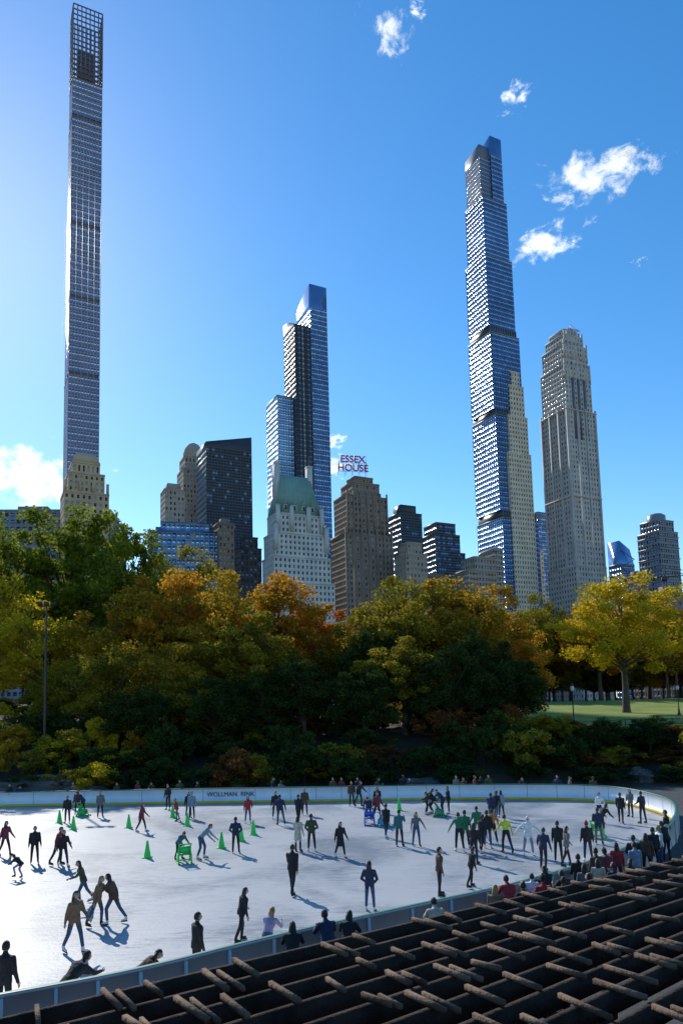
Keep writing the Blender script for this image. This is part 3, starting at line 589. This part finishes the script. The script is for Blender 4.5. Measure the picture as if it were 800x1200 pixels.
    def sph(sx,sy,sz,c=(0,0,0),nu=16,nv=12,fn=None,keep=None,mi=2):
        v=[];f=[]
        for jx in range(nv+1):
            ph=math.pi*jx/nv
            for i in range(nu):
                t=2*math.pi*i/nu;p=Vector((math.sin(ph)*math.cos(t),math.sin(ph)*math.sin(t),math.cos(ph)));q=Vector((p.x*sx,p.y*sy,p.z*sz))
                if fn:q=fn(p,q)
                v.append(tuple(M@(q+Vector(c))))
        for jx in range(nv):
            for i in range(nu):
                ph=math.pi*(jx+.5)/nv;t=2*math.pi*(i+.5)/nu;p=Vector((math.sin(ph)*math.cos(t),math.sin(ph)*math.sin(t),math.cos(ph)))
                if keep is None or keep(p): f.append((jx*nu+i,(jx+1)*nu+i,(jx+1)*nu+(i+1)%nu,jx*nu+(i+1)%nu))
        add(v,f,mi)
    def face(p,q):
        if p.z<0: q.x*=1+.28*p.z;q.y*=1+.12*p.z
        if p.y<-.8 and -.35<p.z<.1: q.y-=.012
        return q
    sph(.078,.097,.118,fn=face);sph(.012,.018,.022,c=(0,-.100,-.018),nu=8,nv=6)
    for s in(1,-1):
        sph(.013,.008,.008,c=(s*.031,-.089,.008),nu=8,nv=6,mi=5);sph(.012,.02,.03,c=(s*.08,.005,-.01),nu=8,nv=6);sph(.017,.006,.004,c=(s*.031,-.091,.026),nu=8,nv=4,mi=3)
    sph(.025,.006,.006,c=(0,-.091,-.058),nu=8,nv=4,mi=6)
    if hair=='beanie':
        sph(.090,.108,.128,c=(0,.004,.012),keep=lambda p:p.z>.12 ,mi=6);sph(.03,.03,.03,c=(0,0,.15),nu=8,nv=6,mi=6);sph(.086,.102,.12,c=(0,.01,0),keep=lambda p:p.y>.15 and p.z>-.6,mi=3)
    else: sph(.087,.106,.127,c=(0,.008,.008),keep=lambda p:p.z>.5 or (p.y>-.15 and p.z>-.55) ,mi=3)
    if hair=='long':
        v=[];f=[];loft(v,f,[(M@Vector((0,.04,.06)),X*.08,Vector((0,.07,0))),(M@Vector((0,.055,-.06)),X*.098,Vector((0,.062,0))),(M@Vector((0,.085,-.2)),X*.105,Vector((0,.05,0))),(M@Vector((0,.11,-.34)),X*.07,Vector((0,.03,0)))],12);add(v,f,3)
    if skates:
        for s in (1,-1):
            hip,knee,ank,toe=legs[s];a=ank+Vector((0,.06,-.07));b=toe+Vector((0,-.05,-.03));w=Vector((.004,0,0));dn=Vector((0,0,-.05))
            add([a-w,a+w,b+w,b-w,a-w+dn,a+w+dn,b+w+dn,b-w+dn],[(0,1,2,3),(4,7,6,5),(0,4,5,1),(2,6,7,3),(0,3,7,4),(1,5,6,2)],5)
    me=bpy.data.meshes.new('person_'+pose);bm.to_mesh(me);bm.free();return me
CC=dict(k=(.018,.018,.02),n=(.02,.03,.07),g=(.14,.14,.15),o=(.06,.065,.035),c=(.55,.47,.36),t=(.03,.14,.15),r=(.35,.03,.04),w=(.72,.72,.72),b=(.09,.05,.03),j=(.05,.085,.16),y=(.55,.6,.05),p=(.5,.15,.25),e=(.02,.16,.08),l=(.3,.25,.38),a=(.5,.2,.03),m=(.18,.03,.05),s=(.2,.28,.36),z=(.20,.12,.07),h=(.03,.02,.014),d=(.35,.22,.08),S=(.5,.32,.23),U=(.2,.11,.07))
MC={}
def cm(k):
    if k not in MC: MC[k]=noise_mat('cloth_'+k,v3(CC[k],.75),v3(CC[k],1.2),7,.85 if k not in 'hdSU' else .6,.4,14)
    return MC[k]
PC={}
def person(x,y,pose,yaw,hair,cloth,top,pants,hc='h',sc_=1.,skates=True,z=0.,acc='r',skin='S'):
    if pose=='stand' and rs.rand()<.5: pose='stand2'
    key=(pose,hair,cloth,skates)
    if key not in PC:
        me=human_mesh(*key,vox=.021)
        for _ in range(7): me.materials.append(cm('k'))
        PC[key]=me
    o=bpy.data.objects.new('skater' if skates else 'spectator',PC[key]);COL.objects.link(o)
    q=.96*sc_*(.97+.06*rs.rand())*(.95 if hair=='long' else 1)
    o.location=(x,y,z);o.rotation_euler=(0,0,R(yaw+rs.normal()*8));o.scale=(q,q,q)
    for i,c in enumerate([top,pants,skin,hc,'k' if (x*7+y)%2<1 else 'w','h',acc]):
        o.material_slots[i].link='OBJECT';o.material_slots[i].material=cm(c)
S='short';Lg='long';B='beanie'
PE=[(-16.4,35.7,'walk',70,Lg,'jacket','m','k'),(-14.1,33.6,'stand',20,S,'jacket','k','k'),(-13.4,30.6,'crouch',-110,S,'jacket','k','l','h',.72),(-12.9,33.2,'glide',80,S,'jacket','r','k'),(-12.5,32.8,'walk',60,Lg,'jacket','k','n'),
(-17.2,45.7,'stand',0,S,'jacket','k','k'),(-15.9,47.9,'stand',30,S,'jacket','g','k'),(-17.5,49.3,'push',-90,S,'jacket','n','k'),(-18.0,49.6,'stand',10,Lg,'jacket','m','n'),(-11.5,41.7,'walk',100,Lg,'jacket','m','k'),(-10.4,45.5,'glide',-60,S,'jacket','r','g','h',.8),(-9.6,46.1,'stand',0,S,'jacket','s','k'),(-9.9,46.6,'stand',20,Lg,'jacket','k','j'),
(-6.6,33.6,'push',80,S,'shirt','s','j'),(-7.6,33.6,'push',60,B,'jacket','t','k','h',.85),(-5.2,34.8,'pockets',-170,S,'jacket','n','k'),(-5.8,43.8,'stand',20,Lg,'jacket','r','j'),(-3.8,42.8,'glide',-160,S,'jacket','n','j'),(-4.3,45.2,'stand',0,S,'jacket','k','k'),(-2.8,43.3,'walk',150,S,'jacket','k','k'),(-2.6,46.6,'stand',10,S,'jacket','b','k'),
(-2.3,34.8,'stand',170,Lg,'coat','c','k','h'),(-1.65,34.7,'pockets',190,S,'jacket','o','k'),(-.3,33.2,'walk',20,Lg,'coat','k','k'),(-2,26.9,'walk',175,S,'jacket','k','k','h',1.05),(.7,24.5,'pockets',160,Lg,'jacket','n','j'),(.4,50.1,'stand',0,S,'jacket','b','k'),(.9,50.0,'glide',60,S,'jacket','k','k'),
(1.3,42.8,'push',0,B,'jacket','n','k'),(1.8,43.2,'walk',40,S,'jacket','m','k'),(2,46.9,'stand',0,Lg,'jacket','k','j'),(2,37.8,'walk',140,S,'jacket','k','n'),(2.5,35.4,'phone',150,S,'jacket','t','k'),(3.3,35.3,'hold',10,Lg,'shirt','g','j'),
(4.9,45.4,'push',90,S,'jacket','k','k'),(5.4,45.2,'crouch',-90,S,'jacket','k','k'),(5.9,45.1,'push',-80,S,'jacket','n','k'),(6.3,45.5,'stand',-80,S,'jacket','k','k'),
(5.1,33.8,'hold',170,S,'shirt','e','k'),(6.4,36.4,'walk',190,S,'jacket','e','j'),(5.5,34.6,'stand',170,S,'jacket','e','k'),(5.3,31.2,'stand',150,Lg,'jacket','k','n'),(6,33.3,'stride',150,S,'jacket','k','k'),(6.9,35.2,'glide',170,S,'shirt','a','k'),(6.5,34.4,'stand',170,S,'jacket','k','j'),(7.1,33.2,'glide',180,S,'shirt','y','k'),(7.9,32.5,'armsout',0,B,'jacket','w','s','h',1.,True,0,'w'),
(8.1,41.5,'walk',170,S,'jacket','n','k'),(9.1,43.5,'stand',190,Lg,'jacket','s','k'),(8.6,42.6,'glide',150,S,'jacket','k','j'),(7.8,29.7,'glide',140,S,'jacket','n','k'),(8.8,31.1,'stand',150,S,'jacket','k','k'),(8.9,30.3,'walk',100,Lg,'jacket','g','k'),(10,31,'stand',180,B,'jacket','k','n'),(11.7,34.6,'stand',160,S,'jacket','n','g'),(12.6,36.8,'push',120,S,'jacket','k','k'),
(13.8,40.5,'hold',20,S,'shirt','w','k'),(14.9,40.3,'walk',150,S,'jacket','k','k'),(16,40.1,'stand',200,S,'jacket','k','n'),(16.3,42.5,'stand',-60,Lg,'jacket','g','k'),
(-9.3,26.3,'stride',-60,Lg,'jacket','o','j','h',.95),(-7.9,23.6,'glide',80,Lg,'jacket','z','j','d',1.),(-7.45,23.75,'stride',-110,Lg,'jacket','b','j','h',.98),(-7.7,21.1,'walk',60,Lg,'jacket','z','j','h',1.04),(-3.1,21.7,'glide',110,Lg,'jacket','k','k','h',.92),(3.2,26.2,'stand',100,S,'jacket','b','k'),(4.5,27.3,'glide',100,S,'jacket','k','k','h',.85),
(-12.2,50.8,'stand',0,S,'jacket','k','k'),(-21,42,'walk',60,S,'jacket','n','k'),(-20,38,'glide',80,Lg,'jacket','s','k')]
PE+=[(-7.5,16.4,'stand',170,S,'jacket','k','k'),(-6.1,16.3,'crouch',160,S,'jacket','k','k','h',1.,),(-4.8,17.1,'crouch',90,Lg,'jacket','b','k'),(-3.75,18.5,'stand',130,S,'jacket','k','k','h',1.),(-2.1,19.3,'leanrail',150,Lg,'shirt','l','j','d',.95)]
for p in PE: person(*p)
PO=[(-1.35,17.9,'leanrail',185,Lg,'jacket','k','k'),(-.5,18.5,'leanrail',200,S,'jacket','n','j'),(-.05,18.7,'leanrail',170,Lg,'jacket','k','k'),(2.3,19.6,'leanrail',180,S,'jacket','c','j'),(4.1,21.0,'stand',160,Lg,'jacket','z','k','d'),(4.75,22.0,'leanrail',180,S,'jacket','r','k'),(4.9,20.9,'stand',200,S,'jacket','k','k'),(5.35,20.6,'stand',150,Lg,'coat','p','k','h',.9),(5.6,21.5,'pockets',180,B,'jacket','r','j','h',1.,False,-.012,'k'),(6.1,21.3,'stand',150,S,'jacket','b','k','h'),(6.6,22.5,'leanrail',190,S,'jacket','k','k'),(7.4,23.4,'stand',170,Lg,'jacket','g','k'),(7.0,21.7,'pockets',200,S,'jacket','k','j'),(8.1,24.2,'stand',160,Lg,'jacket','c','k'),(8.3,23.3,'phone',190,S,'jacket','n','k'),(9.1,24.1,'stand',120,Lg,'jacket','k','j'),(8.9,25.4,'leanrail',190,B,'jacket','m','k'),(10.1,26.2,'stand',190,S,'jacket','s','k'),(12.6,30.0,'stand',-60,Lg,'jacket','w','j','d'),(14.4,33.4,'stand',-120,S,'jacket','k','k'),(13.3,31.0,'leanrail',190,S,'jacket','k','k'),(6.3,23.4,'leanrail',180,Lg,'jacket','k','k'),(5.6,22.8,'stand',180,S,'jacket','w','k','h',.85),(11.3,28.2,'stand',170,Lg,'jacket','b','k'),(17.6,37.5,'stand',120,S,'jacket','k','k'),
(7.6,24.6,'stand',175,S,'jacket','k','k'),(9.6,26.6,'stand',185,Lg,'jacket','r','k'),(10.6,27.6,'pockets',170,S,'jacket','k','k'),(8.4,25.2,'stand',200,S,'jacket','b','k'),(12.0,29.2,'stand',190,S,'jacket','k','n')]
for p in PO:
    p=list(p)+[None]*(12-len(p));p[8]=p[8] or 'h';p[9]=p[9] or 1.;p[10]=False;p[11]=-.012
    person(*p[:12],acc='k')
xs_=[-25,-24.4,-20.5,-17,-15.5,-14.5,-12.2,-10.9,-5.4,-4.8,-.9,-.3,.9,2.1,4.2,4.6,7.9,8.6,9.1,9.6,10.2,12.2,14.6,15.4,16.6]
PK=['stand','leanrail','pockets','walk']
for i,x in enumerate(xs_):
    yb=float(np.interp(x,[-30,-19.2,-6.5,-.3,5.7,12.5,17.2],[54.4,54.3,53.2,52.6,52.1,50.9,48.6]))
    person(x,yb+.65+(i%3)*.35,PK[i%4],[0,20,-40,80,160][i%5],[S,Lg][i%2],'jacket','kngbmko'[i%7],'kj'[i%2],'h',1.,False,-.012,'k')

# ------------------------------------------------------------------ clouds (thin fair-weather clouds at their real altitude)
def cloudmat(seed,asp,dens):
    m=bpy.data.materials.new('cloud_vapour');m.use_nodes=True;nt=m.node_tree;N=nt.nodes;L=nt.links;N.remove(N['Principled BSDF']);out=N['Material Output']
    tc=N.new('ShaderNodeTexCoord')
    n=N.new('ShaderNodeTexNoise');n.inputs['Scale'].default_value=1.5;n.inputs['Detail'].default_value=10;n.inputs['Roughness'].default_value=.6;n.inputs['Distortion'].default_value=.35
    mp=N.new('ShaderNodeMapping');mp.inputs['Location'].default_value=(seed*3.7,seed*1.3,seed);mp.inputs['Scale'].default_value=(asp*.8,1,1)
    L.new(tc.outputs['Object'],mp.inputs[0]);L.new(mp.outputs[0],n.inputs['Vector'])
    ln=N.new('ShaderNodeVectorMath');ln.operation='LENGTH';L.new(tc.outputs['Object'],ln.inputs[0])
    a=N.new('ShaderNodeMath');a.operation='SUBTRACT';a.inputs[0].default_value=dens;L.new(ln.outputs['Value'],a.inputs[1])
    c=N.new('ShaderNodeMath');c.operation='MULTIPLY_ADD';c.inputs[1].default_value=3.2;c.inputs[2].default_value=-1.6;L.new(n.outputs['Fac'],c.inputs[0])
    s=N.new('ShaderNodeMath');s.operation='ADD';L.new(a.outputs[0],s.inputs[0]);L.new(c.outputs[0],s.inputs[1])
    mr=N.new('ShaderNodeMapRange');mr.interpolation_type='SMOOTHSTEP';mr.inputs[1].default_value=0;mr.inputs[2].default_value=.9;L.new(s.outputs[0],mr.inputs[0])
    tr=N.new('ShaderNodeBsdfTransparent');d=N.new('ShaderNodeBsdfDiffuse');d.inputs[0].default_value=(.95,.95,.95,1);t=N.new('ShaderNodeBsdfTranslucent');t.inputs[0].default_value=(.98,.98,.98,1)
    ms=N.new('ShaderNodeMixShader');ms.inputs[0].default_value=.75;L.new(d.outputs[0],ms.inputs[1]);L.new(t.outputs[0],ms.inputs[2])
    mm=N.new('ShaderNodeMixShader');L.new(mr.outputs[0],mm.inputs[0]);L.new(tr.outputs[0],mm.inputs[1]);L.new(ms.outputs[0],mm.inputs[2]);L.new(mm.outputs[0],out.inputs[0]);return m
for i,(dx,dy,dz,dist,wd,ht,dens,roll) in enumerate([(.066,.698,.713,2300,120,60,.65,-55),(.095,.684,.723,2300,40,35,.5,0),(.201,.726,.657,2400,80,45,.6,30),(.295,.754,.586,2600,180,75,.88,-4),(.326,.735,.595,2600,60,36,.65,0),(.253,.803,.539,2700,130,62,.85,12),(-.379,.877,.296,4300,300,150,1.1,0),(-.002,.935,.354,4000,75,45,.75,10),(-.006,.946,.323,4000,95,65,.95,0),(.355,.787,.504,2700,40,22,.45,0)]):
    d=Vector((dx,dy,dz)).normalized();me=bpy.data.meshes.new('cloud');bm=bmesh.new();bmesh.ops.create_grid(bm,x_segments=12,y_segments=12,size=2.2)
    for v in bm.verts: v.co=Vector((v.co.x,.12*math.sin(v.co.x*2+i)*math.cos(v.co.y*2.2),v.co.y))
    bm.to_mesh(me);bm.free();me.materials.append(cloudmat(i+1,wd/ht,dens));o=bpy.data.objects.new('cloud',me);COL.objects.link(o)
    o.location=Vector((0,0,6.6))+d*dist;o.scale=(wd,60,ht)
    o.rotation_euler=(math.asin(d.z)*.6,R(-roll),-math.atan2(d.x,d.y))
    for p in me.polygons:p.use_smooth=True

# ------------------------------------------------------------------ light, sky, camera
w=bpy.data.worlds.new('World');sc.world=w;w.use_nodes=True;nt=w.node_tree
sky=nt.nodes.new('ShaderNodeTexSky');sky.sky_type='NISHITA';sky.sun_disc=False
el=math.asin(SUN.z);az=math.atan2(SUN.x,SUN.y)
sky.sun_elevation=el;sky.sun_rotation=az;sky.air_density=1.0;sky.dust_density=.1;sky.ozone_density=1.3
hs=nt.nodes.new('ShaderNodeHueSaturation');hs.inputs['Saturation'].default_value=1.38;hs.inputs['Value'].default_value=1.28
nt.links.new(sky.outputs[0],hs.inputs['Color']);nt.links.new(hs.outputs[0],nt.nodes['Background'].inputs[0]);nt.nodes['Background'].inputs[1].default_value=.15
l=bpy.data.lights.new('sun','SUN');l.energy=4.6;l.angle=R(.5);l.color=(1,.95,.86);lo=bpy.data.objects.new('sun',l);COL.objects.link(lo);lo.rotation_euler=SUN.to_track_quat('Z','Y').to_euler()
c=bpy.data.cameras.new('camera');co=bpy.data.objects.new('camera',c);COL.objects.link(co)
c.sensor_fit='VERTICAL';c.sensor_height=36;c.lens=25.5;c.shift_y=.1175;c.clip_end=20000;c.clip_start=.1
co.matrix_world=Matrix.Translation((0,0,6.6))@Matrix.Rotation(R(96),4,'X')@Matrix.Rotation(R(-1.5),4,'Z')
sc.camera=co
sc.view_settings.view_transform='Standard';sc.view_settings.look='None';sc.view_settings.exposure=0
